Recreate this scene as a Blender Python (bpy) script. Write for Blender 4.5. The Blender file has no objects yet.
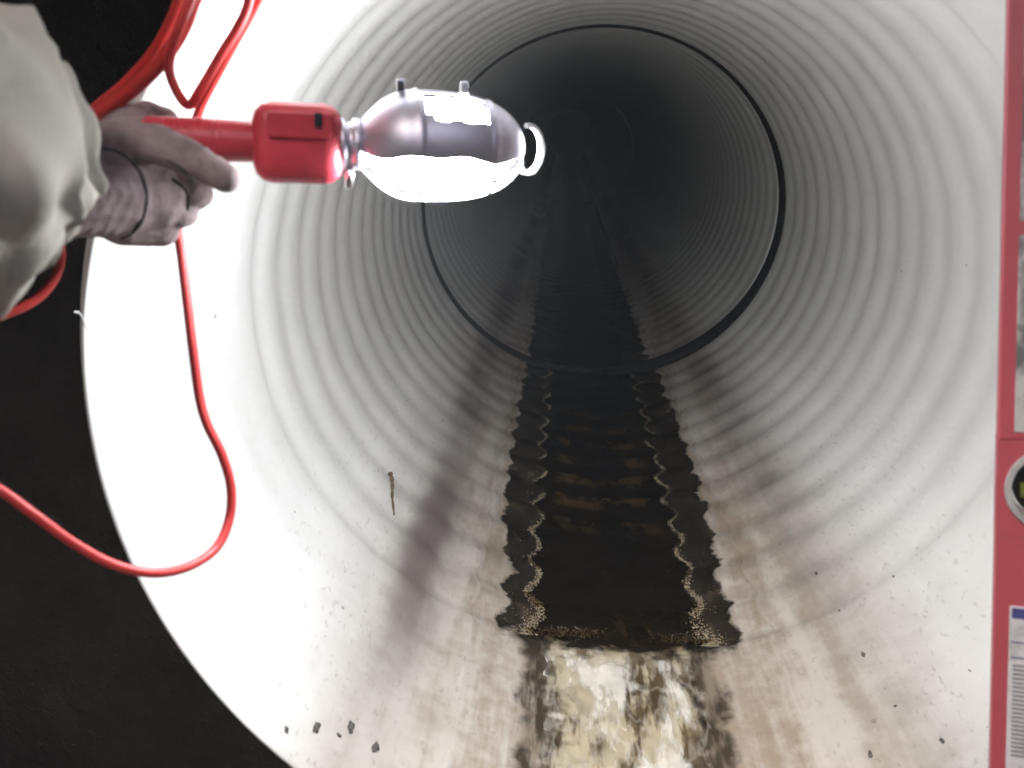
import bpy, bmesh, math, random
from mathutils import Vector, Matrix, noise
random.seed(7)
PI = math.pi
scene = bpy.context.scene
C = scene.collection

# ---------------------------------------------------------------- camera
# World: the pipe axis is the Y axis (metres), Z is up, the mouth is nearest the camera.
F_PX, YAW, PITCH, ROLL = 950.0, -0.0538, 0.2689, 0.0417
CAM0 = Vector((-0.1038, 0.0, 0.2328))
def roll(v):
    c, s = math.cos(ROLL), math.sin(ROLL)
    return Vector((v[0]*c - v[2]*s, v[1], v[0]*s + v[2]*c))
def heading(x, y, z):
    y, z = y*math.cos(PITCH) - z*math.sin(PITCH), y*math.sin(PITCH) + z*math.cos(PITCH)
    x, z = x*math.cos(YAW) + z*math.sin(YAW), -x*math.sin(YAW) + z*math.cos(YAW)
    return roll((x, z, y))
CAM = roll(CAM0)
def at(u, v, Y):
    """photo position (u, v) seen at distance Y along the pipe -> world point"""
    d = heading((u-512)/F_PX, (384-v)/F_PX, 1.0)
    return CAM + d*(Y/d.y)
def reach(u, v, Y):
    """the arm, lamp and cord hang just inside and in front of the mouth"""
    return at(u, v, Y - 0.125)
cam = bpy.data.cameras.new('camera')
cam_o = bpy.data.objects.new('camera', cam); C.objects.link(cam_o)
rx, ry, rz = heading(1,0,0), heading(0,1,0), -heading(0,0,1)
m = Matrix.Identity(4)
for i in range(3):
    m[i][0], m[i][1], m[i][2], m[i][3] = rx[i], ry[i], rz[i], CAM[i]
cam_o.matrix_world = m
cam.sensor_width = 36; cam.lens = 36*F_PX/1024
cam.clip_start = 0.02; cam.clip_end = 400
cam.dof.use_dof = True; cam.dof.focus_distance = 1.5; cam.dof.aperture_fstop = 7.0
scene.camera = cam_o

# ---------------------------------------------------------------- light and exposure
w = bpy.data.worlds.new('World'); scene.world = w; w.use_nodes = True
nt = w.node_tree
bg = nt.nodes['Background']
sky = nt.nodes.new('ShaderNodeTexSky'); sky.sky_type = 'NISHITA'; sky.sun_disc = False
sky.sun_elevation = math.radians(48); sky.sun_rotation = math.radians(200)
sky.air_density = 1.0; sky.dust_density = 3.0
nt.links.new(sky.outputs[0], bg.inputs[0]); bg.inputs[1].default_value = 0.13
scene.view_settings.view_transform = 'Standard'; scene.view_settings.look = 'None'
scene.view_settings.gamma = 1; scene.view_settings.exposure = 1.85
scene.view_settings.use_curve_mapping = False
scene.render.engine = 'CYCLES'
scene.cycles.use_denoising = True
scene.cycles.max_bounces = 5; scene.cycles.diffuse_bounces = 4; scene.cycles.glossy_bounces = 3
scene.cycles.use_adaptive_sampling = True; scene.cycles.adaptive_threshold = 0.045
scene.cycles.transparent_max_bounces = 12
scene.cycles.sample_clamp_indirect = 8
scene.cycles.caustics_refractive = False
BULB_POWER = 72.0

# ---------------------------------------------------------------- helpers
def mesh_obj(name, verts, faces, mat, parent=None, smooth=True):
    me = bpy.data.meshes.new(name); me.from_pydata([tuple(v) for v in verts], [], faces); me.update()
    if smooth:
        for p in me.polygons: p.use_smooth = True
    o = bpy.data.objects.new(name, me); C.objects.link(o)
    if mat: me.materials.append(mat)
    if parent: o.parent = parent
    return o
def bm_obj(name, bm, mat, parent=None, smooth=False):
    me = bpy.data.meshes.new(name); bmesh.ops.recalc_face_normals(bm, faces=bm.faces[:]); bm.to_mesh(me); bm.free()
    if smooth:
        for p in me.polygons: p.use_smooth = True
    o = bpy.data.objects.new(name, me); C.objects.link(o)
    if mat: me.materials.append(mat)
    if parent: o.parent = parent
    return o
def tag(o, label, cat, group=None):
    o['label'] = label; o['category'] = cat
    if group: o['group'] = group
    return o
def struct(o, label=None, kind='structure'):
    o['kind'] = kind
    if label: o['label'] = label
    return o
def empty(name, mw):
    o = bpy.data.objects.new(name, None); C.objects.link(o); o.matrix_world = mw; o.empty_display_size = 0.05
    return o
def catmull(pts, n=8):
    pts = [Vector(p) for p in pts]; q = [pts[0]*2 - pts[1]] + pts + [pts[-1]*2 - pts[-2]]
    out = []
    for i in range(1, len(q)-2):
        a, b, c, d = q[i-1], q[i], q[i+1], q[i+2]
        for k in range(n):
            t = k/n
            out.append(0.5*((2*b) + (c-a)*t + (2*a-5*b+4*c-d)*t*t + (3*b-a-3*c+d)*t**3))
    out.append(pts[-1]); return out
def tube_data(path, rad, seg=10, caps=True):
    verts, faces = [], []
    up = Vector((0.13, 0.21, 0.97)); n = len(path)
    for i, p in enumerate(path):
        t = (path[min(i+1, n-1)] - path[max(i-1, 0)]).normalized()
        s = up - t*up.dot(t)
        if s.length < 1e-4: s = t.orthogonal()
        s.normalize(); b = t.cross(s); up = s
        r = rad[i] if isinstance(rad, (list, tuple)) else rad
        for k in range(seg):
            a = 2*PI*k/seg; verts.append(p + s*(math.cos(a)*r) + b*(math.sin(a)*r))
    for i in range(n-1):
        for k in range(seg):
            k2 = (k+1) % seg
            faces.append((i*seg+k, i*seg+k2, (i+1)*seg+k2, (i+1)*seg+k))
    if caps:
        faces.append(tuple(range(seg))[::-1]); faces.append(tuple((n-1)*seg+k for k in range(seg)))
    return verts, faces
def tube(name, path, rad, mat, parent=None, seg=10):
    v, f = tube_data(path, rad, seg)
    return mesh_obj(name, v, f, mat, parent)
def lathe_x(name, prof, mat, parent=None, seg=40, a0=0, a1=2*PI, sy=1, sz=1, cy=0, cz=0):
    """profile [(x, r)] turned about the local X axis between two angles"""
    full = abs(a1-a0-2*PI) < 1e-6; m_ = seg if full else seg+1
    verts, faces = [], []
    for x, r in prof:
        for k in range(m_):
            a = a0 + (a1-a0)*k/seg
            verts.append((x, cy - math.cos(a)*r*sy, cz + math.sin(a)*r*sz))
    for i in range(len(prof)-1):
        for k in range(seg):
            k2 = (k+1) % m_ if full else k+1
            faces.append((i*m_+k, i*m_+k2, (i+1)*m_+k2, (i+1)*m_+k))
    return mesh_obj(name, verts, faces, mat, parent)
def box_bm(bm, lo, hi, bevel=0.0):
    g = bmesh.ops.create_cube(bm, size=1)
    for v in g['verts']:
        v.co = Vector([lo[i] + (v.co[i]+0.5)*(hi[i]-lo[i]) for i in range(3)])
    if bevel:
        es = {e for v in g['verts'] for e in v.link_edges}
        bmesh.ops.bevel(bm, geom=list(es), offset=bevel, segments=3, affect='EDGES', profile=0.5)
def blob(name, caps, voxel, mat, parent=None, smooth=4, bump=None):
    """tapered limbs fused into one continuous skin"""
    bm = bmesh.new()
    for (p, q, r1, r2) in caps:
        p, q = Vector(p), Vector(q); n = 8
        for i in range(n+1):
            t = i/n; c = p.lerp(q, t); r = r1 + (r2-r1)*t
            bmesh.ops.create_icosphere(bm, subdivisions=2, radius=r, matrix=Matrix.Translation(c))
    me = bpy.data.meshes.new(name); bm.to_mesh(me); bm.free()
    o = bpy.data.objects.new(name, me); C.objects.link(o)
    rm = o.modifiers.new('r', 'REMESH'); rm.mode = 'VOXEL'; rm.voxel_size = voxel
    sm = o.modifiers.new('s', 'SMOOTH'); sm.iterations = smooth; sm.factor = 0.5
    dg = bpy.context.evaluated_depsgraph_get()
    me2 = bpy.data.meshes.new_from_object(o.evaluated_get(dg))
    o.modifiers.clear(); o.data = me2; bpy.data.meshes.remove(me)
    if bump:
        nn = [v.normal.copy() for v in me2.vertices]
        for v, n_ in zip(me2.vertices, nn): v.co += n_*bump(v.co)
    for p in me2.polygons: p.use_smooth = True
    me2.materials.clear(); me2.materials.append(mat)
    if parent: o.parent = parent; o.matrix_parent_inverse = parent.matrix_world.inverted()
    return o

# ---------------------------------------------------------------- material helpers
class NT:
    def __init__(s, name):
        s.m = bpy.data.materials.new(name); s.m.use_nodes = True; s.t = s.m.node_tree
        s.b = s.t.nodes['Principled BSDF']; s.out = s.t.nodes['Material Output']
        s.tc = None
    def n(s, kind, **kw):
        nd = s.t.nodes.new(kind)
        for k, v in kw.items(): setattr(nd, k, v)
        return nd
    def put(s, sock, v):
        if isinstance(v, bpy.types.NodeSocket): s.t.links.new(v, sock)
        else: sock.default_value = v
    def math(s, op, a, b=0.0, c=0.0, clamp=False):
        nd = s.n('ShaderNodeMath', operation=op); nd.use_clamp = clamp
        for i, v in enumerate((a, b, c)): s.put(nd.inputs[i], v)
        return nd.outputs[0]
    def smooth(s, x, lo, hi):
        """0 at lo, 1 at hi"""
        nd = s.n('ShaderNodeMapRange', interpolation_type='SMOOTHSTEP')
        s.put(nd.inputs[0], x); s.put(nd.inputs[1], lo); s.put(nd.inputs[2], hi)
        if isinstance(lo, float) and isinstance(hi, float) and lo > hi:
            nd.inputs[1].default_value, nd.inputs[2].default_value = hi, lo
            nd.inputs[3].default_value, nd.inputs[4].default_value = 1, 0
        return nd.outputs[0]
    def coords(s, scale=(1,1,1)):
        if s.tc is None: s.tc = s.n('ShaderNodeTexCoord')
        mp = s.n('ShaderNodeMapping'); mp.inputs['Scale'].default_value = scale
        s.t.links.new(s.tc.outputs['Object'], mp.inputs[0]); return mp.outputs[0]
    def noise(s, scale, detail=4, rough=0.55, stretch=(1,1,1), dist=0.0):
        nd = s.n('ShaderNodeTexNoise'); nd.inputs['Scale'].default_value = scale
        nd.inputs['Detail'].default_value = detail; nd.inputs['Roughness'].default_value = rough
        nd.inputs['Distortion'].default_value = dist
        s.t.links.new(s.coords(stretch), nd.inputs['Vector']); return nd.outputs[0]
    def xyz(s):
        sp = s.n('ShaderNodeSeparateXYZ'); s.t.links.new(s.coords(), sp.inputs[0]); return sp.outputs
    def mix(s, f, a, b):
        nd = s.n('ShaderNodeMix', data_type='RGBA'); s.put(nd.inputs[0], f)
        s.put(nd.inputs[6], a if not isinstance(a, tuple) else a + (1,) if len(a) == 3 else a)
        s.put(nd.inputs[7], b if not isinstance(b, tuple) else b + (1,) if len(b) == 3 else b)
        return nd.outputs[2]
    def lerp(s, f, a, b):
        nd = s.n('ShaderNodeMix', data_type='FLOAT'); s.put(nd.inputs[0], f); s.put(nd.inputs[2], a); s.put(nd.inputs[3], b)
        return nd.outputs[0]
    def bump(s, h, strength=0.3, dist=0.01):
        nd = s.n('ShaderNodeBump'); nd.inputs['Strength'].default_value = strength; nd.inputs['Distance'].default_value = dist
        s.t.links.new(h, nd.inputs['Height']); s.t.links.new(nd.outputs[0], s.b.inputs['Normal'])
    def set(s, **kw):
        for k, v in kw.items(): s.put(s.b.inputs[k.replace('_', ' ')], v if not (isinstance(v, tuple) and len(v) == 3) else v + (1,))
        return s

R0, OVAL = 0.50, 0.9584
ZB = -R0*OVAL                       # invert level

def pipe_material(name):
    s = NT(name); x, y, z = s.xyz()
    h = s.math('SUBTRACT', z, ZB)
    fine = s.noise(38, 3, 0.6)
    streak = s.noise(18, 4, 0.65, (1, 0.09, 1)); ringy = s.noise(10, 3, 0.6, (1, 0.6, 1))
    med = s.noise(9, 3, 0.7); pat = s.noise(24, 3, 0.65, (1, 0.45, 1)); grit = s.noise(120, 2, 0.7, (1, 0.4, 1))
    base = s.mix(s.smooth(med, 0.3, 0.75), (0.80, 0.79, 0.765), (0.74, 0.73, 0.70))
    # thin brownish film left by high water, strongest low down
    hn = s.math('ADD', h, s.math('MULTIPLY', s.math('SUBTRACT', streak, 0.5), 0.09))
    film = s.math('MULTIPLY', s.smooth(hn, 0.20, 0.045), s.lerp(s.smooth(s.math('ADD', s.math('MULTIPLY', streak, 0.75), s.math('MULTIPLY', fine, 0.25)), 0.38, 0.62), 0.60, 1.0))
    col = s.mix(film, base, (0.285, 0.23, 0.175))
    # grey-mauve old water line
    hb = s.math('ADD', h, s.math('MULTIPLY', s.math('SUBTRACT', ringy, 0.5), 0.030))
    band = s.math('MULTIPLY', s.math('MULTIPLY', s.smooth(hb, 0.054, 0.080), s.lerp(s.smooth(s.noise(2.6, 2), 0.35, 0.6), 0.35, 1.0)), s.smooth(hb, 0.122, 0.088))
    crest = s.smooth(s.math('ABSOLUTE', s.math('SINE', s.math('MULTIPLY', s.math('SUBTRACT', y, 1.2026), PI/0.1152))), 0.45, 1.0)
    near = s.smooth(y, 0.80, 1.30)
    gro = s.lerp(crest, 1.0, s.lerp(s.smooth(x, -0.05, 0.05), 0.92, 0.5))
    side = s.lerp(s.smooth(x, -0.05, 0.05), 0.95, 0.80)
    band = s.math('MULTIPLY', s.math('MULTIPLY', s.math('MULTIPLY', band, gro), side), s.lerp(near, 0.25, 1.0))
    col = s.mix(band, col, (0.125, 0.10, 0.095))
    # brown grime wherever water dries, blotchy
    blot = s.math('MULTIPLY', s.smooth(med, 0.52, 0.72), s.smooth(h, 0.20, 0.02))
    col = s.mix(s.math('MULTIPLY', blot, 0.38), col, (0.24, 0.19, 0.15))
    # wet black-brown slime in the channel
    edge = s.math('ADD', h, s.math('ADD', s.math('MULTIPLY', s.math('SUBTRACT', fine, 0.5), 0.010), s.math('MULTIPLY', s.math('SUBTRACT', med, 0.5), 0.014)))
    up = s.smooth(s.math('ADD', y, s.math('MULTIPLY', s.math('SUBTRACT', fine, 0.5), 0.11)), 1.15, 1.20)
    lim = s.lerp(s.smooth(y, 1.2, 1.75), 0.0245, 0.0335)
    slime_far = s.smooth(s.math('SUBTRACT', edge, lim), 0.0015, -0.0012)
    flow = s.noise(30, 4, 0.65, (1, 0.22, 1))
    slime_near = s.math('MULTIPLY', s.math('MULTIPLY', s.smooth(edge, 0.0185, 0.0130), s.smooth(edge, 0.0035, 0.0075)), s.lerp(s.smooth(flow, 0.34, 0.54), 0.35, 1.0))
    slime = s.lerp(up, slime_near, slime_far)
    sl_col = s.mix(s.smooth(pat, 0.50, 0.80), (0.018, 0.0135, 0.009), (0.075, 0.056, 0.034))
    # golden wall reflections painted into the slime colour on the rib crests
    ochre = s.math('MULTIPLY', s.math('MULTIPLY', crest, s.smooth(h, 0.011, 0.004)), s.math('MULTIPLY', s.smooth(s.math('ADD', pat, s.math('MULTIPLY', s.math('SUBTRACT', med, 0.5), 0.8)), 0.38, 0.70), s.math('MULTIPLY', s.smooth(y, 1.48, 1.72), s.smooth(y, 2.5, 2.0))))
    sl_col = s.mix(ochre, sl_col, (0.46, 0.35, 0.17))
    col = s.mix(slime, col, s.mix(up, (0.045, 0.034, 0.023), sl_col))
    # pale silt under the fast near water
    silt = s.math('MULTIPLY', s.smooth(edge, 0.010, 0.004), s.math('SUBTRACT', 1.0, up))
    col = s.mix(silt, col, s.mix(s.smooth(flow, 0.46, 0.58), (0.58, 0.54, 0.46), (0.13, 0.095, 0.06)))
    # specks
    sp = s.n('ShaderNodeTexVoronoi', feature='F1'); sp.inputs['Scale'].default_value = 26
    s.t.links.new(s.coords((1, 0.7, 1)), sp.inputs['Vector'])
    wc = s.n('ShaderNodeSeparateColor'); s.t.links.new(sp.outputs['Color'], wc.inputs[0])
    size = s.math('MULTIPLY', s.smooth(wc.outputs[0], 0.62, 1.0), s.lerp(s.smooth(h, 0.75, 0.1), 0.05, 0.09))
    speck = s.math('LESS_THAN', s.math('ADD', sp.outputs['Distance'], s.math('MULTIPLY', s.math('SUBTRACT', fine, 0.5), 0.12)), size)
    dry = s.math('SUBTRACT', 1.0, slime)
    col = s.mix(s.math('MULTIPLY', s.math('MULTIPLY', speck, dry), 0.55), col, (0.16, 0.14, 0.12))
    grain = s.math('MULTIPLY', s.smooth(grit, 0.58, 0.74), s.smooth(h, 0.40, 0.05))
    col = s.mix(s.math('MULTIPLY', s.math('MULTIPLY', grain, dry), 0.42), col, (0.22, 0.19, 0.16))
    wet = s.smooth(h, 0.075, 0.03)
    s.set(Base_Color=col, Roughness=s.lerp(slime, s.lerp(wet, s.lerp(fine, 0.38, 0.55), 0.24), 0.13))
    s.b.inputs['Specular IOR Level'].default_value = 0.4
    s.bump(s.noise(45, 2, 0.6, (1, 0.4, 1)), 0.22, 0.005)
    return s.m
M = {}
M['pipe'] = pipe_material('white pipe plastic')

s = NT('black rubber'); s.set(Base_Color=(0.006, 0.006, 0.007), Roughness=0.85); M['rubber'] = s.m
s = NT('damp dark earth')
s.set(Base_Color=s.mix(s.noise(7, 6, 0.65), (0.012, 0.010, 0.008), (0.085, 0.072, 0.057)), Roughness=0.95); s.bump(s.noise(9, 8, 0.7), 0.8, 0.06); M['earth'] = s.m
s = NT('grey concrete')
s.set(Base_Color=s.mix(s.noise(5, 6, 0.6), (0.10, 0.10, 0.095), (0.2, 0.195, 0.185)), Roughness=0.9); s.bump(s.noise(40, 6, 0.6), 0.3, 0.01); M['concrete'] = s.m
s = NT('grass and soil'); s.set(Base_Color=s.mix(s.noise(2, 6, 0.6), (0.05, 0.07, 0.03), (0.12, 0.10, 0.06)), Roughness=1.0); M['ground'] = s.m

def water_material(name, foam):
    s = NT(name); x, y, z = s.xyz()
    rip = s.noise(38, 4, 0.55, (1, 0.7, 1), 0.6); rip2 = s.noise(11, 2, 0.5, (1, 0.5, 1))
    bmp = s.n('ShaderNodeBump'); bmp.inputs['Strength'].default_value = 0.55 if foam else 0.22; bmp.inputs['Distance'].default_value = 0.006
    s.t.links.new(s.math('ADD', rip, rip2), bmp.inputs['Height'])
    gl = s.n('ShaderNodeBsdfGlossy'); gl.inputs['Roughness'].default_value = 0.035
    tr = s.n('ShaderNodeBsdfTransparent'); tr.inputs[0].default_value = (0.90, 0.87, 0.79, 1) if foam else (0.72, 0.62, 0.46, 1)
    fr = s.n('ShaderNodeFresnel'); fr.inputs[0].default_value = 1.33
    for nd in (gl, fr): s.t.links.new(bmp.outputs[0], nd.inputs['Normal'])
    mx = s.n('ShaderNodeMixShader'); s.t.links.new(fr.outputs[0], mx.inputs[0]); s.t.links.new(tr.outputs[0], mx.inputs[1]); s.t.links.new(gl.outputs[0], mx.inputs[2])
    last = mx
    if foam:   # strands of froth torn by the drop over the rib
        start = s.smooth(s.math('ADD', y, s.math('MULTIPLY', s.math('SUBTRACT', rip, 0.5), 0.10)), 1.175, 1.12)
        fo = s.n('ShaderNodeBsdfDiffuse'); fo.inputs[0].default_value = (0.78, 0.76, 0.70, 1)
        st = s.noise(24, 4, 0.62, (1.0, 0.24, 1), 0.25)
        f = s.math('ADD', s.math('MULTIPLY', s.smooth(st, 0.46, 0.62), 0.95), s.math('MULTIPLY', s.smooth(s.math('ABSOLUTE', s.math('SUBTRACT', s.noise(34, 3, 0.5, (1.4, 0.35, 1), 0.3), 0.5)), 0.05, 0.0), 0.25), 0.0, True)
        mx2 = s.n('ShaderNodeMixShader'); s.t.links.new(s.math('MULTIPLY', s.math('MULTIPLY', f, 0.62), start), mx2.inputs[0])
        s.t.links.new(mx.outputs[0], mx2.inputs[1]); s.t.links.new(fo.outputs[0], mx2.inputs[2]); last = mx2
    s.t.links.new(last.outputs[0], s.out.inputs[0]); return s.m
M['water'] = water_material('brown still water', False)
M['rapid'] = water_material('frothy running water', True)
s = NT('tan scum'); s.set(Base_Color=s.mix(s.noise(90, 4), (0.08, 0.06, 0.032), (0.40, 0.33, 0.22)), Roughness=0.4); M['scum'] = s.m

def simple(name, col, rough=0.5, metal=0.0, var=0.0, nscale=30, bump=0.0):
    s = NT(name)
    c2 = tuple(max(0, c*(1-var)) for c in col)
    s.set(Base_Color=s.mix(s.smooth(s.noise(nscale, 5, 0.6), 0.35, 0.7), col, c2) if var else col, Roughness=rough, Metallic=metal)
    if bump: s.bump(s.noise(nscale*2, 5, 0.6), bump, 0.003)
    return s.m
M['red_plastic'] = simple('red plastic', (0.62, 0.05, 0.075), 0.42, 0, 0.25, 25, 0.1)
M['red_cord'] = simple('red cord', (0.66, 0.055, 0.05), 0.45, 0, 0.3, 12)
M['black_plastic'] = simple('black plastic', (0.015, 0.015, 0.017), 0.4)
M['metal'] = simple('galvanised metal', (0.55, 0.53, 0.62), 0.45, 0.85, 0.12, 18)
M['wire'] = simple('plated wire', (0.75, 0.75, 0.77), 0.22, 1.0)
M['dirt'] = simple('dark dirt', (0.13, 0.115, 0.10), 0.95, 0, 0.6, 300, 0.5)
M['twig'] = simple('dead twig', (0.16, 0.10, 0.055), 0.9, 0, 0.5, 150, 0.4)
M['shaving'] = simple('plastic shaving', (0.75, 0.75, 0.74), 0.4)
s = NT('glowing lamp glass'); s.set(Base_Color=(0.9, 0.9, 0.9), Roughness=0.4)
s.b.inputs['Emission Color'].default_value = (0.93, 0.965, 1.0, 1); s.b.inputs['Emission Strength'].default_value = BULB_POWER; M['bulb'] = s.m

# ================================================================ the setting
MOUTH, JOINT, RIB0, PITCHR = 0.746, 2.669, 1.2026, 0.1152
def rib_depth(y):
    """extra radius in the grooves between the broad ribs"""
    t = (y - RIB0)/PITCHR
    g = (0.5 + 0.5*math.cos(2*PI*t))**1.4
    amp = 0.0041
    if y < RIB0 - 0.02: amp *= max(0.0, min(1.0, (y - 0.93)/0.30))*0.6
    return amp*g
def wobble(a, y):
    return 0.0016*noise.noise((math.cos(a)*1.6, math.sin(a)*1.6, y*0.8)) + 0.0006*noise.noise((math.cos(a)*9, math.sin(a)*9, y*6))
def pipe_section(name, y0, y1, step, seg, off=(0, 0), thick=0.0035, shell=0.03):
    ys = []; y = y0
    while y < y1 - 1e-6: ys.append(y); y += step
    ys.append(y1)
    verts, faces = [], []
    for y in ys:
        rd = rib_depth(y)
        for k in range(seg):
            a = 2*PI*k/seg; r = R0 + rd + wobble(a, y)
            yy = y + (0.0012*noise.fractal((math.cos(a)*14, math.sin(a)*14, 2), 0.8, 2.0, 4) if y == y0 else 0)
            verts.append((off[0] + math.cos(a)*r, yy, off[1] + math.sin(a)*r*OVAL))
    n = len(ys)
    for i in range(n-1):
        for k in range(seg):
            k2 = (k+1) % seg; faces.append((i*seg+k, i*seg+k2, (i+1)*seg+k2, (i+1)*seg+k))
    def ring(y, r):
        b = len(verts)
        for k in range(seg):
            a = 2*PI*k/seg; verts.append((off[0] + math.cos(a)*r, y, off[1] + math.sin(a)*r*OVAL))
        return b
    def join(a, b):
        for k in range(seg):
            k2 = (k+1) % seg; faces.append((a+k, a+k2, b+k2, b+k))
    r1 = ring(y0 - 0.0005, R0 + thick); r2 = ring(y0 + 0.05, R0 + shell); r3 = ring(y1 - 0.02, R0 + shell); r4 = ring(y1, R0 + 0.008)
    join(0, r1); join(r1, r2); join(r2, r3); join(r3, r4); join(r4, (n-1)*seg)
    bm = bmesh.new(); me = bpy.data.meshes.new(name); me.from_pydata(verts, [], faces)
    bm.from_mesh(me); bmesh.ops.recalc_face_normals(bm, faces=bm.faces[:])
    for f in bm.faces: f.smooth = True
    bm.to_mesh(me); bm.free()
    o = bpy.data.objects.new(name, me); C.objects.link(o); me.materials.append(M['pipe']); return o
tag(pipe_section('drain_pipe', MOUTH, JOINT, PITCHR/14, 320), 'brightly lit white ribbed plastic pipe section between open mouth and black joint ring', 'pipe', 'pipe sections laid end to end')
GAP = 0.062
tag(pipe_section('drain_pipe', JOINT+GAP, 8.6, PITCHR/8, 160, (-0.006, 0.005)), 'dim white ribbed pipe section just beyond the black joint ring', 'pipe', 'pipe sections laid end to end')
tag(pipe_section('drain_pipe', 8.65, 20.0, PITCHR/3, 96, (-0.006, 0.005)), 'darkest far pipe section at the end of the tunnel', 'pipe', 'pipe sections laid end to end')
def gasket(name, y, L, proud, off=(0,0)):
    prof = []
    for i in range(13):
        t = i/12; prof.append((y + L*t, R0 + 0.006 - (proud+0.006)*math.sin(PI*t)**0.5))
    seg = 160; verts, faces = [], []
    for yy, r in prof + [(y+L, R0+0.02), (y, R0+0.02)]:
        for k in range(seg):
            a = 2*PI*k/seg
            rr = r - (0.017*max(0, math.cos(a+1.22))**4 + 0.006*max(0, math.cos(a+0.3))**2 if r < R0+0.015 else 0)
            verts.append((off[0] + math.cos(a)*rr, yy, off[1] + math.sin(a)*rr*OVAL))
    n = len(prof)+2
    for i in range(n):
        for k in range(seg):
            k2 = (k+1) % seg; j = (i+1) % n; faces.append((i*seg+k, i*seg+k2, j*seg+k2, j*seg+k))
    return mesh_obj(name, verts, faces, M['rubber'])
tag(gasket('joint_gasket', JOINT+0.0015, GAP-0.003, 0.004), 'black rubber ring in the joint between near and far pipe sections', 'gasket')

# the dug chamber round the mouth, open to the sky behind the camera
def quad_grid(name, o, u, v, nu, nv, mat, amp=0.0, hole=None, seed=0):
    o, u, v = Vector(o), Vector(u), Vector(v); nrm = u.cross(v).normalized()
    verts, faces = [], []
    for j in range(nv+1):
        for i in range(nu+1):
            p = o + u*(i/nu) + v*(j/nv)
            verts.append(p + nrm*amp*(noise.fractal((p*2.5) + Vector((seed, 0, 0)), 0.9, 2.0, 5)))
    for j in range(nv):
        for i in range(nu):
            c = o + u*((i+.5)/nu) + v*((j+.5)/nv)
            if hole and hole(c): continue
            a = j*(nu+1)+i; faces.append((a, a+1, a+nu+2, a+nu+1))
    return mesh_obj(name, verts, faces, mat)
FLOOR = -0.80
s = NT('pale bounce gravel'); s.set(Base_Color=s.mix(s.noise(60, 4, 0.7), (0.10, 0.09, 0.075), (0.34, 0.31, 0.27)), Roughness=0.95); s.bump(s.noise(70, 4, 0.7), 0.8, 0.02); M['gravel'] = s.m  # floor tone lightened to bounce light up onto the sleeve
struct(quad_grid('pit_floor', (-1.3, -2.4, FLOOR), (2.6, 0, 0), (0, 3.7, 0), 40, 56, M['gravel'], 0.012), 'unseen pit floor, made pale to bounce light')
struct(quad_grid('pit_wall_left', (-1.3, -2.4, FLOOR-0.05), (0, 3.7, 0), (0, 0, 2.6), 60, 44, M['earth'], 0.05, None, 3))
struct(quad_grid('pit_wall_right', (1.3, -2.4, FLOOR-0.05), (0, 3.7, 0), (0, 0, 2.6), 60, 44, M['earth'], 0.05, None, 7))
verts, faces = [], []; seg, nr = 120, 22          # earth face with the round hole the pipe comes out of
for j in range(nr+1):
    for k in range(seg):
        a = 2*PI*k/seg; c_, s_ = math.cos(a), math.sin(a); q = max(abs(c_)/1.4, (s_/1.75 if s_ > 0 else -s_/0.85)); t = j/nr
        p0, p1 = Vector((c_*0.52, 1.22, s_*0.52*OVAL)), Vector((c_/q, 1.22, s_/q)); p = p0.lerp(p1, t)
        verts.append(p + Vector((0, min(1, t*6)*0.05*noise.fractal(p*2.5, 0.9, 2.0, 5), 0)))
for j in range(nr):
    for k in range(seg):
        k2 = (k+1) % seg; faces.append((j*seg+k, (j+1)*seg+k, (j+1)*seg+k2, j*seg+k2))
struct(mesh_obj('pit_wall_front', verts, faces, M['earth']))
struct(quad_grid('pit_wall_back', (-1.4, -2.4, FLOOR-0.05), (2.8, 0, 0), (0, 0, 2.6), 50, 44, M['earth'], 0.05, None, 17))
bm = bmesh.new(); box_bm(bm, (-1.5, 0.05, 0.92), (1.5, 1.6, 1.12), 0.01)
struct(bm_obj('sky_block_slab', bm, M['concrete']), 'unseen slab added above the pipe mouth to block sky light')  # added roof, out of view, keeping sky light off the mouth
bm = bmesh.new()
def gq(x0, y0, x1, y1):
    bm.faces.new([bm.verts.new(c) for c in ((x0, y0, 1.75), (x1, y0, 1.75), (x1, y1, 1.75), (x0, y1, 1.75))])
gq(-150, -150, -1.25, 150); gq(1.25, -150, 150, 150); gq(-1.25, -150, 1.25, -2.35); gq(-1.25, 1.25, 1.25, 150)
struct(bm_obj('ground', bm, M['ground']))
bm = bmesh.new(); box_bm(bm, (-0.8, 20.05, -0.8), (0.8, 20.2, 0.8))
struct(bm_obj('far_end_cap', bm, M['earth']))  # cap added so no sky shows through the far end

# ---- water
def bed_z(x, y, r=0.0):
    rr = R0 + rib_depth(y) + r
    return -math.sqrt(max(0, 1 - (x/rr)**2))*rr*OVAL
WL = ZB + 0.0133
def level(x, y):
    """water surface: slow pool held behind the last full rib, then a fast shallow run to the mouth"""
    t = max(0.0, min(1.0, (y - 1.150)/0.040)); t = t*t*(3-2*t)
    z = (ZB + 0.0085)*(1-t) + WL*t
    k = 1-t
    if y < 1.26:
        z += 0.0034*k*noise.fractal((x*28, y*15, 1.3), 0.8, 2.0, 3) + 0.0026*k*noise.noise((x*55, y*26, 4.1))
        z += 0.0022*math.exp(-((y-1.192)/0.012)**2)*(1+0.5*noise.noise((x*40, 0, 0)))
    z += 0.0004*noise.noise((x*22, y*12, 9)) + t*0.0006*math.cos(2*PI*(y - RIB0)/PITCHR + 1.2)*(1 + noise.noise((x*15, y*5, 2)))
    return z
def bend(x):
    return 0.008*noise.noise((x*24, 3.3, 0)) + 0.004*noise.noise((x*70, 1.3, 0)) - 0.010 + 0.018*(x/0.11)**2
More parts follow.
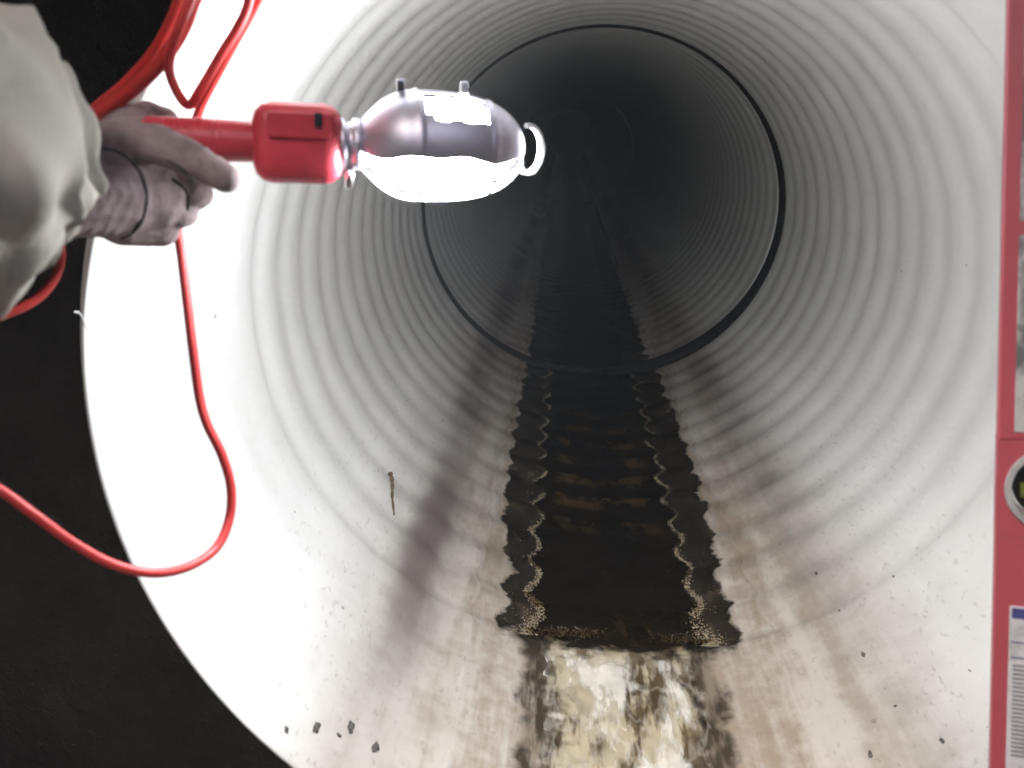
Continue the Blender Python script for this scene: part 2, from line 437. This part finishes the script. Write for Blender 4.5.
def water_sheet(name, y0, y1, ny, hw, nx, mat):
    verts, faces = [], []
    for j in range(ny+1):
        y = y0 + (y1-y0)*j/ny
        for i in range(nx+1):
            x = -hw + 2*hw*i/nx; yb = y + bend(x)*math.exp(-((y-1.186)/0.03)**2); verts.append((x, yb, level(x, yb)))
    for j in range(ny):
        for i in range(nx):
            a = j*(nx+1)+i; faces.append((a, a+1, a+nx+2, a+nx+1))
    return mesh_obj(name, verts, faces, mat)
struct(water_sheet('water', 1.186, 20.0, 1200, 0.15, 40, M['water']), 'still brown water lying in the ribbed bottom of the pipe')
struct(water_sheet('water', MOUTH+0.002, 1.186, 220, 0.125, 80, M['rapid']), 'pale frothy water running over the smooth pipe end')

def waterline(sign, y):
    lo, hi = 0.0, 0.2
    for _ in range(30):
        mid = (lo+hi)/2
        if bed_z(mid, y) < WL: lo = mid
        else: hi = mid
    return sign*lo
# froth and leaf bits caught along the water's edge: far too many and small to count
ico = bmesh.new(); bmesh.ops.create_icosphere(ico, subdivisions=1, radius=1)
iv = [v.co.copy() for v in ico.verts]; iff = [tuple(v.index for v in f.verts) for f in ico.faces]; ico.free()
verts, faces = [], []
def fleck(x, y, r, lift=0.0):
    b = len(verts); z = max(WL if y > 1.19 else level(x, y), bed_z(x, y)) + lift
    sx, sy = random.uniform(0.6, 1.5), random.uniform(0.6, 2.0)
    for c in iv: verts.append((x + c.x*r*sx, y + c.y*r*sy, z + c.z*r*0.45))
    faces.extend(tuple(b+q for q in f) for f in iff)
for sign in (-1, 1):
    for _ in range(7500):
        y = 1.188 + 3.0*random.random()**1.5
        den = 0.55 + 1.3*noise.noise((y*14, sign*4, 0)) + 0.5*math.exp(-((y-1.2)/0.12)**2)
        if random.random() > den: continue
        sp = 0.0028 + 0.005*math.exp(-((y-1.2)/0.09)**2)
        x = waterline(sign, y) + random.gauss(0, sp) - sign*(0.001 + 0.005*noise.noise((y*9, sign*5, 0)))
        fleck(x, y, random.uniform(0.0004, 0.0015))
for _ in range(900):                                # crumbs, and pale flecks standing for glints, on the wet slime
    y = 1.2 + 0.7*random.random()**2; x = random.choice((-1, -1, 1))*random.uniform(0.12, 0.165)
    if noise.noise((x*60, y*30, 7)) > 0.12: fleck(x, y, random.uniform(0.0004, 0.0011))
for _ in range(520):                                # rolled froth where the pool spills over the last rib
    x = random.gauss(random.choice((-0.085, -0.05, 0.09)), 0.022); y = 1.205 + random.gauss(0, 0.008) + 0.2*x*x
    if abs(x) < 0.125: fleck(x, y, random.uniform(0.0004, 0.0011))
struct(mesh_obj('scum_line', verts, faces, M['scum']), 'thin wavy tan scum along both edges of the still water', 'stuff')

# ================================================================ work light
A, B = reach(170, 139, 0.81), reach(528, 150, 0.885)
ax = (B-A).normalized(); az = (Vector((0, 0, 1)) - ax*ax.z).normalized(); ay = az.cross(ax)
lm = Matrix.Identity(4)
for i in range(3): lm[i][0], lm[i][1], lm[i][2], lm[i][3] = ax[i], ay[i], az[i], A[i]
LT = (B-A).length; U = LT/358.0                      # metres for one photo pixel along the lamp
def X(u): return (u-170)*U
lamp = empty('work_light', lm)
tag(lamp, 'lit caged work light with red handle and shiny metal reflector held in the glove', 'lamp')
hp = []
for i in range(61):
    u = 146 + i*(252-146)/60
    r = 19.5 + 1.6*math.sin((u-105)/147*PI) - (3.5 if u < 149 else 0)
    r += 0.8*math.sin(u*1.35) if u < 215 else 0
    hp.append((X(u), r*U))
hd = lathe_x('handle', [(X(145), 0.001)] + hp + [(X(252.5), 0.001)], M['red_plastic'], lamp, 32)
bm = bmesh.new(); box_bm(bm, (X(247), -0.024, -0.0285), (X(334), 0.024, 0.0285), 0.0135)
hs = bm_obj('switch_housing', bm, M['red_plastic'], lamp, True)
bm = bmesh.new(); box_bm(bm, (X(262), -0.0272, 0.004), (X(322), -0.0235, 0.022), 0.0015)
bm_obj('rating_panel', bm, M['red_plastic'], hs)
bm = bmesh.new(); box_bm(bm, (X(306), -0.0295, 0.012), (X(313), -0.0265, 0.022), 0.001)
bm_obj('switch', bm, M['black_plastic'], hs)
lathe_x('neck_collar', [(X(331), 0.001), (X(331), 0.0185), (X(337), 0.0185), (X(338), 0.0165), (X(344), 0.0165), (X(345), 0.019), (X(352), 0.019), (X(353), 0.015), (X(356), 0.001)], M['metal'], lamp, 32)
tube('clamp_screw', [Vector((X(341), -0.004, -0.014)), Vector((X(341), -0.006, -0.031))], 0.0032, M['wire'], lamp, 10)
# reflector: half shell opening downwards, with a window cut near the top
def shell_r(u):
    t = (u-347)/(521-347)
    return (16 + 40*(1-(1-min(1, t/0.36))**2.3))*U if t < 0.36 else 56*U*math.sqrt(max(0.02, 1-((t-0.36)/0.655)**3.0))
us = [347 + i*(520-347)/60 for i in range(61)]
a1, na = math.radians(104), 60
def rim(u):                                          # wavy lower lip of the reflector on the near side
    return math.radians(-12 - 4*math.cos((u-350)/24.0) - 2*math.sin((u-350)/9.5))
verts, faces = [], []
for t_in in (0.0, 0.0012):
    for u in us:
        for k in range(na+1):
            a = rim(u) + (a1-rim(u))*k/na; r = shell_r(u) - t_in
            for ub in (407, 484):
                r += 0.0016*math.exp(-((u-ub)/2.2)**2)
            verts.append((X(u), -math.cos(a)*r, math.sin(a)*r))
N1 = len(us)*(na+1)
def cut_out(i, k):
    u = (us[i]+us[i+1])/2; a = math.degrees(rim(u) + (a1-rim(u))*(k+.5)/na)
    return (413 < u < 477 and 30 + 1.5*math.sin(u*0.23) + (5 if u < 422 else 0) < a < 73)
for i in range(len(us)-1):
    for k in range(na):
        if cut_out(i, k): continue
        p = i*(na+1)+k; q = p+na+1
        faces.append((p, p+1, q+1, q)); faces.append((N1+p, N1+q, N1+q+1, N1+p+1))
for i in range(len(us)-1):
    for k in (0, na):
        p = i*(na+1)+k; q = p+na+1; faces.append((p, q, N1+q, N1+p))
refl = mesh_obj('reflector', verts, faces, M['metal'], lamp)
for u in (391, 455):
    bm = bmesh.new(); box_bm(bm, (X(u)-0.003, -0.002, 0.0), (X(u)+0.003, 0.002, 0.0095), 0.0008)
    tb = bm_obj('tab', bm, M['wire'], refl); tb.location = (0, -0.012, shell_r(u)*0.965)
# guard wires below the shell
for a in (-40, -75, -110, -145):
    an = math.radians(a); pts = []
    for i in range(25):
        u = 349 + i*(518-349)/24; r = shell_r(u)*0.99
        pts.append(Vector((X(u), -math.cos(an)*r, math.sin(an)*r)))
    tube('guard_wire', pts, 0.0011, M['wire'], lamp, 6)
for u in (408, 483):
    pts = [Vector((X(u), -math.cos(b)*shell_r(u), math.sin(b)*shell_r(u))) for b in [math.radians(-14 - i*180/24) for i in range(25)]]
    tube('guard_hoop', pts, 0.0013, M['wire'], lamp, 6)
pts = []
for i in range(13):
    b = math.radians(105 - i*230/12); pts.append(Vector((X(519) + (8 + 12*math.cos(b))*U, -0.004, (22*math.sin(b) + 1)*U)))
hv, hf = [], []
for i, p in enumerate(pts):                      # flat strip hook
    for dy, dr in ((-.004, 0), (.004, 0), (.004, .0016), (-.004, .0016)):
        c = Vector((X(527), p.y, U)); d = (Vector((p.x, p.y, p.z)) - c).normalized()
        hv.append(p + Vector((0, dy, 0)) + d*dr*2)
for i in range(len(pts)-1):
    for k in range(4): hf.append((i*4+k, i*4+(k+1) % 4, i*4+4+(k+1) % 4, i*4+4+k))
hf += [(3, 2, 1, 0), tuple(len(pts)*4-4+k for k in range(4))]
mesh_obj('hook', hv, hf, simple('bright plated hook', (0.85, 0.85, 0.85), 0.45, 0.3), lamp, False)
bp = []
for i in range(33):
    t = i/32; u = 356 + t*(508-356)
    bp.append((X(u), max(0.0008, 0.0345*math.sqrt(max(0, 1-(abs(2*t-1))**2.6)))))
lathe_x('bulb', bp, M['bulb'], lamp, 40, cz=0.001, sz=1.0)
# faintly clouded clear shell added round the bulb for a soft glow
s = NT('clouded glow shell')
tr = s.n('ShaderNodeBsdfTransparent'); tr.inputs[0].default_value = (0.97, 0.98, 1, 1)
tl = s.n('ShaderNodeBsdfTranslucent'); tl.inputs[0].default_value = (0.85, 0.9, 1, 1)
gl = s.n('ShaderNodeBsdfGlossy'); gl.inputs['Roughness'].default_value = 0.08
mx = s.n('ShaderNodeMixShader'); s.t.links.new(s.math('ADD', 0.001, s.math('MULTIPLY', s.noise(60, 3), 0.006)), mx.inputs[0]); s.t.links.new(tr.outputs[0], mx.inputs[1]); s.t.links.new(tl.outputs[0], mx.inputs[2])
fr = s.n('ShaderNodeFresnel'); fr.inputs[0].default_value = 1.3
mx2 = s.n('ShaderNodeMixShader'); s.t.links.new(s.math('MULTIPLY', fr.outputs[0], 0.6), mx2.inputs[0]); s.t.links.new(mx.outputs[0], mx2.inputs[1]); s.t.links.new(gl.outputs[0], mx2.inputs[2]); s.t.links.new(mx2.outputs[0], s.out.inputs[0])
lathe_x('glow_shell', [(X(u), shell_r(u)*0.965) for u in us], s.m, lamp, 30, math.radians(-196), math.radians(-18))

# ================================================================ cord
cord = [reach(110, 141, 0.795), reach(125, 150, 0.815), reach(160, 150, 0.855), reach(190, 128, 0.87), reach(205, 98, 0.865), reach(228, 55, 0.85), reach(262, -6, 0.83),
        reach(290, -70, 0.81), reach(280, -100, 0.80), reach(258, -60, 0.81), reach(247, 8, 0.825), reach(219, 58, 0.83), reach(199, 92, 0.83), reach(190, 105, 0.83), reach(180, 97, 0.825), reach(170, 74, 0.80), reach(171, 52, 0.775), reach(184, 15, 0.755),
        reach(205, -40, 0.76), reach(215, -90, 0.76), reach(205, -80, 0.77), reach(183, -12, 0.785), reach(170, 22, 0.80), reach(150, 56, 0.815), reach(122, 86, 0.83), reach(92, 112, 0.835), reach(62, 160, 0.835), reach(58, 220, 0.83), reach(60, 264, 0.815), reach(40, 296, 0.80), reach(0, 316, 0.78), reach(-70, 335, 0.75),
        reach(-150, 370, 0.66), reach(-140, 410, 0.67), reach(-60, 455, 0.685), reach(0, 490, 0.695), reach(32, 513, 0.70), reach(75, 544, 0.71), reach(115, 565, 0.72), reach(155, 573, 0.735), reach(190, 566, 0.76), reach(216, 548, 0.785), reach(229, 520, 0.80), reach(231, 488, 0.805),
        reach(222, 455, 0.805), reach(207, 424, 0.805), reach(199, 395, 0.808), reach(193, 350, 0.812), reach(187, 300, 0.82), reach(181, 252, 0.83), reach(176, 225, 0.835), reach(165, 190, 0.84)]
tag(tube('power_cord', catmull(cord, 8), 0.0036, M['red_cord'], None, 12), 'red power cord gathered in the glove and hanging in a loop before the pipe wall', 'cord')
# second strand lying beside the near run
c2 = [reach(u, v, Y) for u, v, Y in ((216, -60, .75), (197, -10, .765), (183, 28, .78), (161, 62, .795), (134, 88, .81), (102, 112, .82), (72, 140, .825), (45, 190, .825), (30, 250, .81))]
tag(tube('extension_cord', catmull(c2, 8), 0.0052, M['red_cord'], None, 12), 'thick red cord strand nearest the camera dropping behind the pale sleeve cuff', 'cord')

# ================================================================ arm
person = empty('person', Matrix.Translation(reach(40, 180, 0.66)))
tag(person, 'arm in pale grey work sleeve and grey glove reaching in to hold the work light', 'person')
s = NT('dirty pale cotton')
gr = s.smooth(s.noise(16, 6, 0.7), 0.50, 0.74)
s.set(Base_Color=s.mix(s.math('MULTIPLY', gr, 0.55), (0.46, 0.43, 0.375), (0.20, 0.165, 0.125)), Roughness=0.95)
wv = s.noise(420, 2); s.bump(s.math('ADD', wv, s.math('MULTIPLY', s.noise(20, 4), 2.5)), 0.25, 0.002); M['cotton'] = s.m
s = NT('grey knit glove')
s.set(Base_Color=s.mix(s.smooth(s.noise(34, 5, 0.65), 0.35, 0.7), (0.30, 0.235, 0.235), (0.17, 0.125, 0.125)), Roughness=0.9)
s.bump(s.math('ADD', s.noise(600, 2), s.math('MULTIPLY', s.noise(60, 4), 1.5)), 0.35, 0.0015); M['glove'] = s.m
M['seam_and_shade'] = simple('dark elastic seam', (0.035, 0.028, 0.032), 0.9)
def keep(o):
    o.parent = person; o.matrix_parent_inverse = person.matrix_world.inverted(); return o
# glove: one continuous knitted skin, thumb in front, four fingers curled round the handle
px = 0.675/990.0*1.10
def g(u, v, Y): return reach(u, v, Y)
limbs = [
    (g(5, 188, .70), g(112, 193, .775), 42*px, 42*px),             # wrist and cuff
    (g(112, 190, .780), g(150, 190, .800), 43*px, 40*px),          # back of hand
    (g(120, 163, .790), g(158, 166, .800), 30*px, 27*px),
    (g(122, 217, .790), g(155, 218, .808), 28*px, 26*px),
    (g(112, 140, .782), g(158, 144, .770), 19*px, 19*px),          # thumb along the grip, in front
    (g(158, 144, .770), g(198, 162, .764), 18.5*px, 16*px),
    (g(198, 162, .764), g(225, 178, .766), 15.5*px, 14*px),
    (g(112, 138, .795), g(152, 134, .815), 19*px, 17*px),
    (g(108, 142, .800), g(132, 120, .822), 18*px, 16*px),          # index over the top of the grip
    (g(132, 120, .822), g(149, 114, .835), 14.5*px, 13*px),
    (g(149, 114, .835), g(166, 119, .838), 12.5*px, 12*px),
    (g(150, 178, .798), g(192, 187, .806), 20*px, 18.5*px),        # middle
    (g(192, 187, .806), g(199, 194, .842), 18*px, 15*px),
    (g(199, 194, .842), g(178, 166, .866), 14*px, 12*px),
    (g(146, 204, .800), g(178, 210, .808), 19*px, 17.5*px),        # ring
    (g(178, 210, .808), g(184, 213, .844), 16.5*px, 14.5*px),
    (g(184, 213, .844), g(164, 180, .866), 14*px, 12*px),
    (g(130, 228, .800), g(162, 231, .812), 18*px, 16*px),          # little
    (g(162, 231, .812), g(168, 231, .846), 15*px, 13.5*px),
    (g(168, 231, .846), g(150, 198, .862), 13*px, 11*px),
]
def glove_bump(p):
    return 0.0008*noise.fractal(p*55, 0.9, 2.0, 3) + 0.0005*math.sin((p.x*0.7 + p.z*0.9)*260 + 5*noise.noise(p*25))*max(0, noise.noise(p*18 + Vector((3, 1, 0))))
glove = keep(blob('glove', limbs, 0.0017, M['glove'], None, 3, glove_bump))
from mathutils.bvhtree import BVHTree
bvh = BVHTree.FromPolygons([v.co for v in glove.data.vertices], [tuple(p.vertices) for p in glove.data.polygons])
def on_glove(pts, lift):
    out = []
    for u, v in pts:
        d = (at(u, v, 0.7) - CAM).normalized(); hit = bvh.ray_cast(CAM, d)
        if hit[0] is not None: out.append(hit[0] + hit[1]*lift)
    return catmull(out, 6)
def seam_and_shade(name, pts, r):
    o = tube(name, on_glove(pts, -0.0002), r, M['seam_and_shade'], None, 8)
    o.parent = glove; o.matrix_parent_inverse = glove.matrix_world.inverted()
seam_and_shade('wrist_elastic', ((96, 151), (108, 150), (120, 153), (132, 162), (141, 175), (146, 190), (146, 205), (142, 220), (134, 231), (122, 238)), 0.0015)
seam_and_shade('fold_shade', ((166, 160), (178, 166), (187, 174), (193, 181)), 0.0009)  # dark lines standing for shade in the folds between fingers
seam_and_shade('fold_shade', ((172, 178), (183, 187), (189, 198), (188, 210)), 0.0009)
# ================================================================ sleeve
path = [(-330, 190, .47, 150), (-240, 178, .51, 158), (-150, 164, .56, 160), (-80, 156, .60, 158), (-40, 156, .635, 142), (-5, 160, .665, 118), (20, 166, .69, 98), (42, 172, .71, 80)]
ctr = [at(u-24, v-8, Y-0.10) for u, v, Y, r in path]; rad = [r*(Y-0.10)/990*1.14 for u, v, Y, r in path]
cc = catmull(ctr, 8); rr = [v.x for v in catmull([(r, 0, 0) for r in rad], 8)]
verts, faces = [], []; seg = 72; up = Vector((0, 0, 1))
for i, p in enumerate(cc):
    t = (cc[min(i+1, len(cc)-1)] - cc[max(i-1, 0)]).normalized()
    sd = t.cross(up).normalized(); u2 = sd.cross(t)
    for k in range(seg):
        a = 2*PI*k/seg; d = sd*math.cos(a) + u2*math.sin(a)
        q = p + d*rr[i]
        cr = 1 - abs(noise.noise(Vector((q.x*9 + q.z*6, q.y*7, q.z*9 - q.x*5)) + Vector((0.3, 2.2, 0.7))))*3.2
        f = 0.010*max(0, cr)**2 - 0.004 + 0.010*noise.noise(q*10) + 0.009*(0.5-abs(noise.noise(q*Vector((1,1,1))*15 + Vector((0, 7, 0)))))*1.4 + 0.004*noise.noise(q*34) + 0.006*math.sin(i*0.85 + 2.2*math.sin(a*2) + 3*noise.noise(q*8))*max(0, noise.noise(q*9 + Vector((5, 0, 0)))+0.25)
        e = 1.0 if i > 2 else 0.02 + i*0.4
        verts.append(p + d*(rr[i] + f*(0.4 if i > len(cc)-6 else 1))*min(1, e))
for i in range(len(cc)-1):
    for k in range(seg):
        k2 = (k+1) % seg; faces.append((i*seg+k, i*seg+k2, (i+1)*seg+k2, (i+1)*seg+k))
faces.append(tuple(range(seg)))
n0 = (len(cc)-1)*seg                               # turn the cuff inwards
tdir = (cc[-1]-cc[-3]).normalized()
for dx, sc in ((0.002, 0.965), (-0.006, 0.93), (-0.04, 0.9)):
    b = len(verts)
    for k in range(seg): verts.append(cc[-1] + (Vector(verts[n0+k]) - cc[-1])*sc + tdir*dx)
    prev = n0 if dx == 0.002 else b-seg
    for k in range(seg): faces.append((prev+k, prev+(k+1) % seg, b+(k+1) % seg, b+k))
slv = keep(mesh_obj('sleeve', verts, faces, M['cotton']))
for back, nm in ((4, 'hem_stitching'), (7, 'hem_stitching')):    # rows of thread round the cuff
    sv, sf = [], []; b0 = (len(cc)-1-back)*seg
    for k in range(0, seg, 1):
        p0, p1 = Vector(verts[b0+k]), Vector(verts[b0+(k+1) % seg]); c0 = cc[len(cc)-1-back]
        a_, b_ = p0.lerp(p1, 0.15), p0.lerp(p1, 0.8)
        v_, f_ = tube_data([a_ + (a_-c0).normalized()*0.0004, b_ + (b_-c0).normalized()*0.0004], 0.0006, 5); o_ = len(sv)
        sv += v_; sf += [tuple(q+o_ for q in ff) for ff in f_]
    st_ = mesh_obj(nm, sv, sf, simple('dark thread', (0.16, 0.145, 0.12), 0.9)); st_.parent = slv; st_.matrix_parent_inverse = slv.matrix_world.inverted()

# ================================================================ spirit level
e0, e1 = at(990, 768, 0.64), at(1008, 0, 0.71)     # its left edge, leaning back onto the top of the mouth
ez = (e1-e0).normalized(); ex = (heading(1, 0, -0.45) - ez*heading(1, 0, -0.45).dot(ez)).normalized(); ey = ez.cross(ex)
lv = Matrix.Identity(4); base = e0 - ez*((e0.z - FLOOR - 0.01)/ez.z)
for i in range(3): lv[i][0], lv[i][1], lv[i][2], lv[i][3] = ex[i], ey[i], ez[i], base[i]
lev = empty('spirit_level', lv); tag(lev, 'red spirit level with round vial window standing upright at the right edge', 'spirit level')
def zl(v, Y=None):
    """height along the level of a photo row"""
    best = min(range(0, 1400), key=lambda i: abs(project_v(base + ez*(i/1000)) - v)); return best/1000
def project_v(p):
    d = p - CAM; f = heading(0, 0, 1); u_ = heading(0, 1, 0); return 384 - F_PX*d.dot(u_)/d.dot(f)
s = NT('worn red paint')
chip = s.smooth(s.noise(45, 6, 0.7), 0.62, 0.68)
s.set(Base_Color=s.mix(chip, s.mix(s.noise(9, 4), (0.42, 0.072, 0.095), (0.31, 0.06, 0.075)), (0.12, 0.08, 0.08)), Roughness=0.45); M['red_paint'] = s.m
s = NT('worn grey sticker')
s.set(Base_Color=s.mix(s.smooth(s.noise(38, 6, 0.7, (1, 1, 0.5)), 0.42, 0.6), (0.42, 0.42, 0.41), (0.10, 0.105, 0.10)), Roughness=0.6); M['sticker_old'] = s.m
s = NT('white sticker')
s.set(Base_Color=s.mix(s.smooth(s.noise(30, 5, 0.7), 0.5, 0.7), (0.55, 0.55, 0.56), (0.33, 0.33, 0.33)), Roughness=0.55); M['sticker'] = s.m
M['blue'] = simple('blue print', (0.06, 0.06, 0.20), 0.5, 0, 0.4, 60); M['ink'] = simple('dark print', (0.09, 0.09, 0.12), 0.6)
WID, THK, LEN = 0.072, 0.028, 1.22
zv = zl(488); HR = 0.0275
bm = bmesh.new(); n = 48
def sq(k):                                          # square rim of the piece around the hole
    a = 2*PI*k/n; c, s_ = math.cos(a), math.sin(a); q = max(abs(c), abs(s_)); return (WID/2 + c/q*WID/2, zv + s_/q*WID/2)
rows = {}
for yy in (0.0, THK):
    rows['o', yy] = [bm.verts.new((sq(k)[0], yy, sq(k)[1])) for k in range(n)]
    rows['i', yy] = [bm.verts.new((WID/2 + HR*math.cos(2*PI*k/n), yy, zv + HR*math.sin(2*PI*k/n))) for k in range(n)]
for k in range(n):
    j = (k+1) % n
    for yy in (0.0, THK): bm.faces.new((rows['o', yy][k], rows['o', yy][j], rows['i', yy][j], rows['i', yy][k]))
    bm.faces.new((rows['o', 0.0][k], rows['o', 0.0][j], rows['o', THK][j], rows['o', THK][k]))
    bm.faces.new((rows['i', 0.0][k], rows['i', 0.0][j], rows['i', THK][j], rows['i', THK][k]))
box_bm(bm, (0.0002, 0.0002, 0), (WID-0.0002, THK-0.0002, zv-WID/2), 0.0012); box_bm(bm, (0.0002, 0.0002, zv+WID/2), (WID-0.0002, THK-0.0002, LEN), 0.0012)
bm_obj('body', bm, M['red_paint'], lev)
vv, vf = [], []
for i, (r, yy) in enumerate(((HR+0.0035, 0.0), (HR+0.003, -0.002), (HR-0.001, -0.002), (HR-0.0015, 0.012))):
    for k in range(n): vv.append((WID/2 + r*math.cos(2*PI*k/n), yy, zv + r*math.sin(2*PI*k/n)))
    if i:
        for k in range(n): vf.append(((i-1)*n+k, (i-1)*n+(k+1) % n, i*n+(k+1) % n, i*n+k))
bez = mesh_obj('vial_bezel', vv, vf, simple('grey plastic ring', (0.38, 0.38, 0.37), 0.5, 0, 0.4, 80), lev, False)
bm = bmesh.new(); bmesh.ops.create_cone(bm, cap_ends=True, segments=40, radius1=HR-0.002, radius2=HR-0.002, depth=0.003, matrix=Matrix.Translation((WID/2, 0.019, zv)) @ Matrix.Rotation(PI/2, 4, 'X'))
bm_obj('window_back', bm, M['black_plastic'], bez)
tube('vial', [Vector((WID/2-0.02, 0.012, zv-0.004)), Vector((WID/2+0.02, 0.012, zv-0.004))], 0.006, simple('vial fluid', (0.20, 0.24, 0.06), 0.15), bez, 14)
def sticker(name, z0, z1, mat, x0=0.0105):
    bm = bmesh.new(); box_bm(bm, (x0, -0.0007, z0), (WID-x0, 0.0004, z1), 0.0003); return bm_obj(name, bm, mat, lev)
sticker('sticker', zl(432), zl(236), M['sticker_old'])
sticker('sticker', zl(222), zl(24), M['sticker_old'])
lab = sticker('sticker', zl(835), zl(604), M['sticker'])
def print_line(name, z0, z1, x0, x1, mat):
    bm = bmesh.new(); box_bm(bm, (x0, -0.0011, z0), (x1, -0.0006, z1)); return bm_obj(name, bm, mat, lab)
print_line('header_stripe', zl(616), zl(606), 0.012, WID-0.012, M['blue'])
print_line('rule', zl(640), zl(638.5), 0.012, WID-0.012, M['blue']); print_line('rule', zl(655), zl(653.5), 0.012, WID-0.012, M['blue'])
zz = zl(662)
for i in range(22):
    print_line('text_line', zz-0.0011, zz, 0.0135, WID-0.0135-random.random()*0.012, M['ink']); zz -= 0.0034

# ================================================================ small things lying about
def wall_pt(p, lift=0.0):
    """push a point onto the inner pipe wall"""
    r = math.hypot(p[0], p[2]/OVAL); k = (R0 + rib_depth(p[1]) - lift)/r
    return Vector((p[0]*k, p[1], p[2]*k))
def on_wall(u, v, lift=0.0):
    d = heading((u-512)/F_PX, (384-v)/F_PX, 1.0); o, dz, oz = CAM, d.z/OVAL, CAM.z/OVAL
    a = d.x**2 + dz**2; b = 2*(o.x*d.x + oz*dz); c = o.x**2 + oz**2 - R0*R0
    return wall_pt(CAM + d*((-b + math.sqrt(b*b-4*a*c))/(2*a)), lift)
def clump(p, size, seed):
    bm = bmesh.new(); bmesh.ops.create_icosphere(bm, subdivisions=3, radius=1)
    nrm = Vector((-p.x, 0, -p.z)).normalized(); t1 = Vector((0, 1, 0)); t2 = nrm.cross(t1)
    for v in bm.verts:
        k = 1 + 0.8*noise.noise(v.co*1.3 + Vector((seed*3.1, 0, 0))) + 0.25*noise.noise(v.co*4 + Vector((0, seed, 0))); c = v.co*k*size
        v.co = p + t1*c.x*(1.3 + 0.7*math.sin(seed*2.3)) + t2*c.y*0.75 + nrm*c.z*0.22
    return bm_obj('dirt_clump', bm, M['dirt'], None, True)
spots = [(287, 729, .0032, 'small dark dirt clump nearest the pipe rim at lower left'), (317, 727, .0050, 'oval dark dirt clump second from the rim at lower left'),
         (339, 735, .0042, 'dark dirt clump third from the rim at lower left'), (351, 727, .0055, 'broad dark dirt clump fourth from the rim at lower left'),
         (376, 747, .0058, 'ragged dark dirt clump farthest from the rim at lower left')]
for i, (u, v, sz, lb) in enumerate(spots): tag(clump(on_wall(u, v), sz*0.88, i), lb, 'dirt clump', 'dirt clumps on the lower left pipe wall')
spots = [(816, 573, .0042, 'dark dirt speck on right pipe wall closest to the dark water edge'), (839, 610, .004, 'dirt speck just below the one closest to the dark water edge'), (863, 654, .005, 'dark dirt speck midway down the lower right pipe wall'),
         (970, 671, .0048, 'dark dirt speck beside the white label on the red level'), (895, 706, .0042, 'dirt speck in the middle of the lower right pipe wall'), (870, 755, .0058, 'largest dark dirt speck at the bottom of the right pipe wall'),
         (893, 576, .0035, 'faint dirt speck high on the lower right wall, right of the stain'), (979, 536, .003, 'tiny dirt speck beside the vial window of the red level'), (942, 741, .004, 'dirt speck low on the right wall, left of the red level'), (988, 727, .0045, 'dirt speck touching the lower edge of the red level')]
for i, (u, v, sz, lb) in enumerate(spots): tag(clump(on_wall(u, v), sz*0.62, i+20), lb, 'dirt clump', 'dirt specks on the lower right pipe wall')
tp = [on_wall(387, 475, .009), on_wall(391, 483, .004), on_wall(391, 497, .003), on_wall(395, 514, .002)]
tw = tube('twig', catmull(tp, 5), [(0.0036 - 0.0022*i/15)*(1 + 0.35*math.sin(i*2.1)) for i in range(16)], M['twig'], None, 8)
tag(tw, 'short brown twig stuck to the left pipe wall below the lamp', 'twig')
tp = [at(74, 312, .735), at(79, 313, .738), at(83, 319, .742), at(87, 329, .745)]
tag(tube('plastic_shaving', catmull(tp, 5), 0.0008, M['shaving'], None, 6), 'thin curled white shaving on the left rim of the pipe mouth', 'shaving')

# ---------------------------------------------------------------- glare haze
bm = bmesh.new(); box_bm(bm, (-160, -160, -1.9), (160, 160, 2.0))
hz = bm_obj('haze', bm, None); struct(hz, 'thin haze added to veil the dark bore', 'stuff')  # thin volume added to imitate the lamp's glare over the bore
mt = bpy.data.materials.new('glare haze'); mt.use_nodes = True; t = mt.node_tree; t.nodes.remove(t.nodes['Principled BSDF'])
v = t.nodes.new('ShaderNodeVolumePrincipled'); v.inputs['Density'].default_value = 0.012
v.inputs['Color'].default_value = (0.88, 0.93, 1, 1); v.inputs['Anisotropy'].default_value = 0.2
t.links.new(v.outputs[0], t.nodes['Material Output'].inputs['Volume']); hz.data.materials.append(mt)
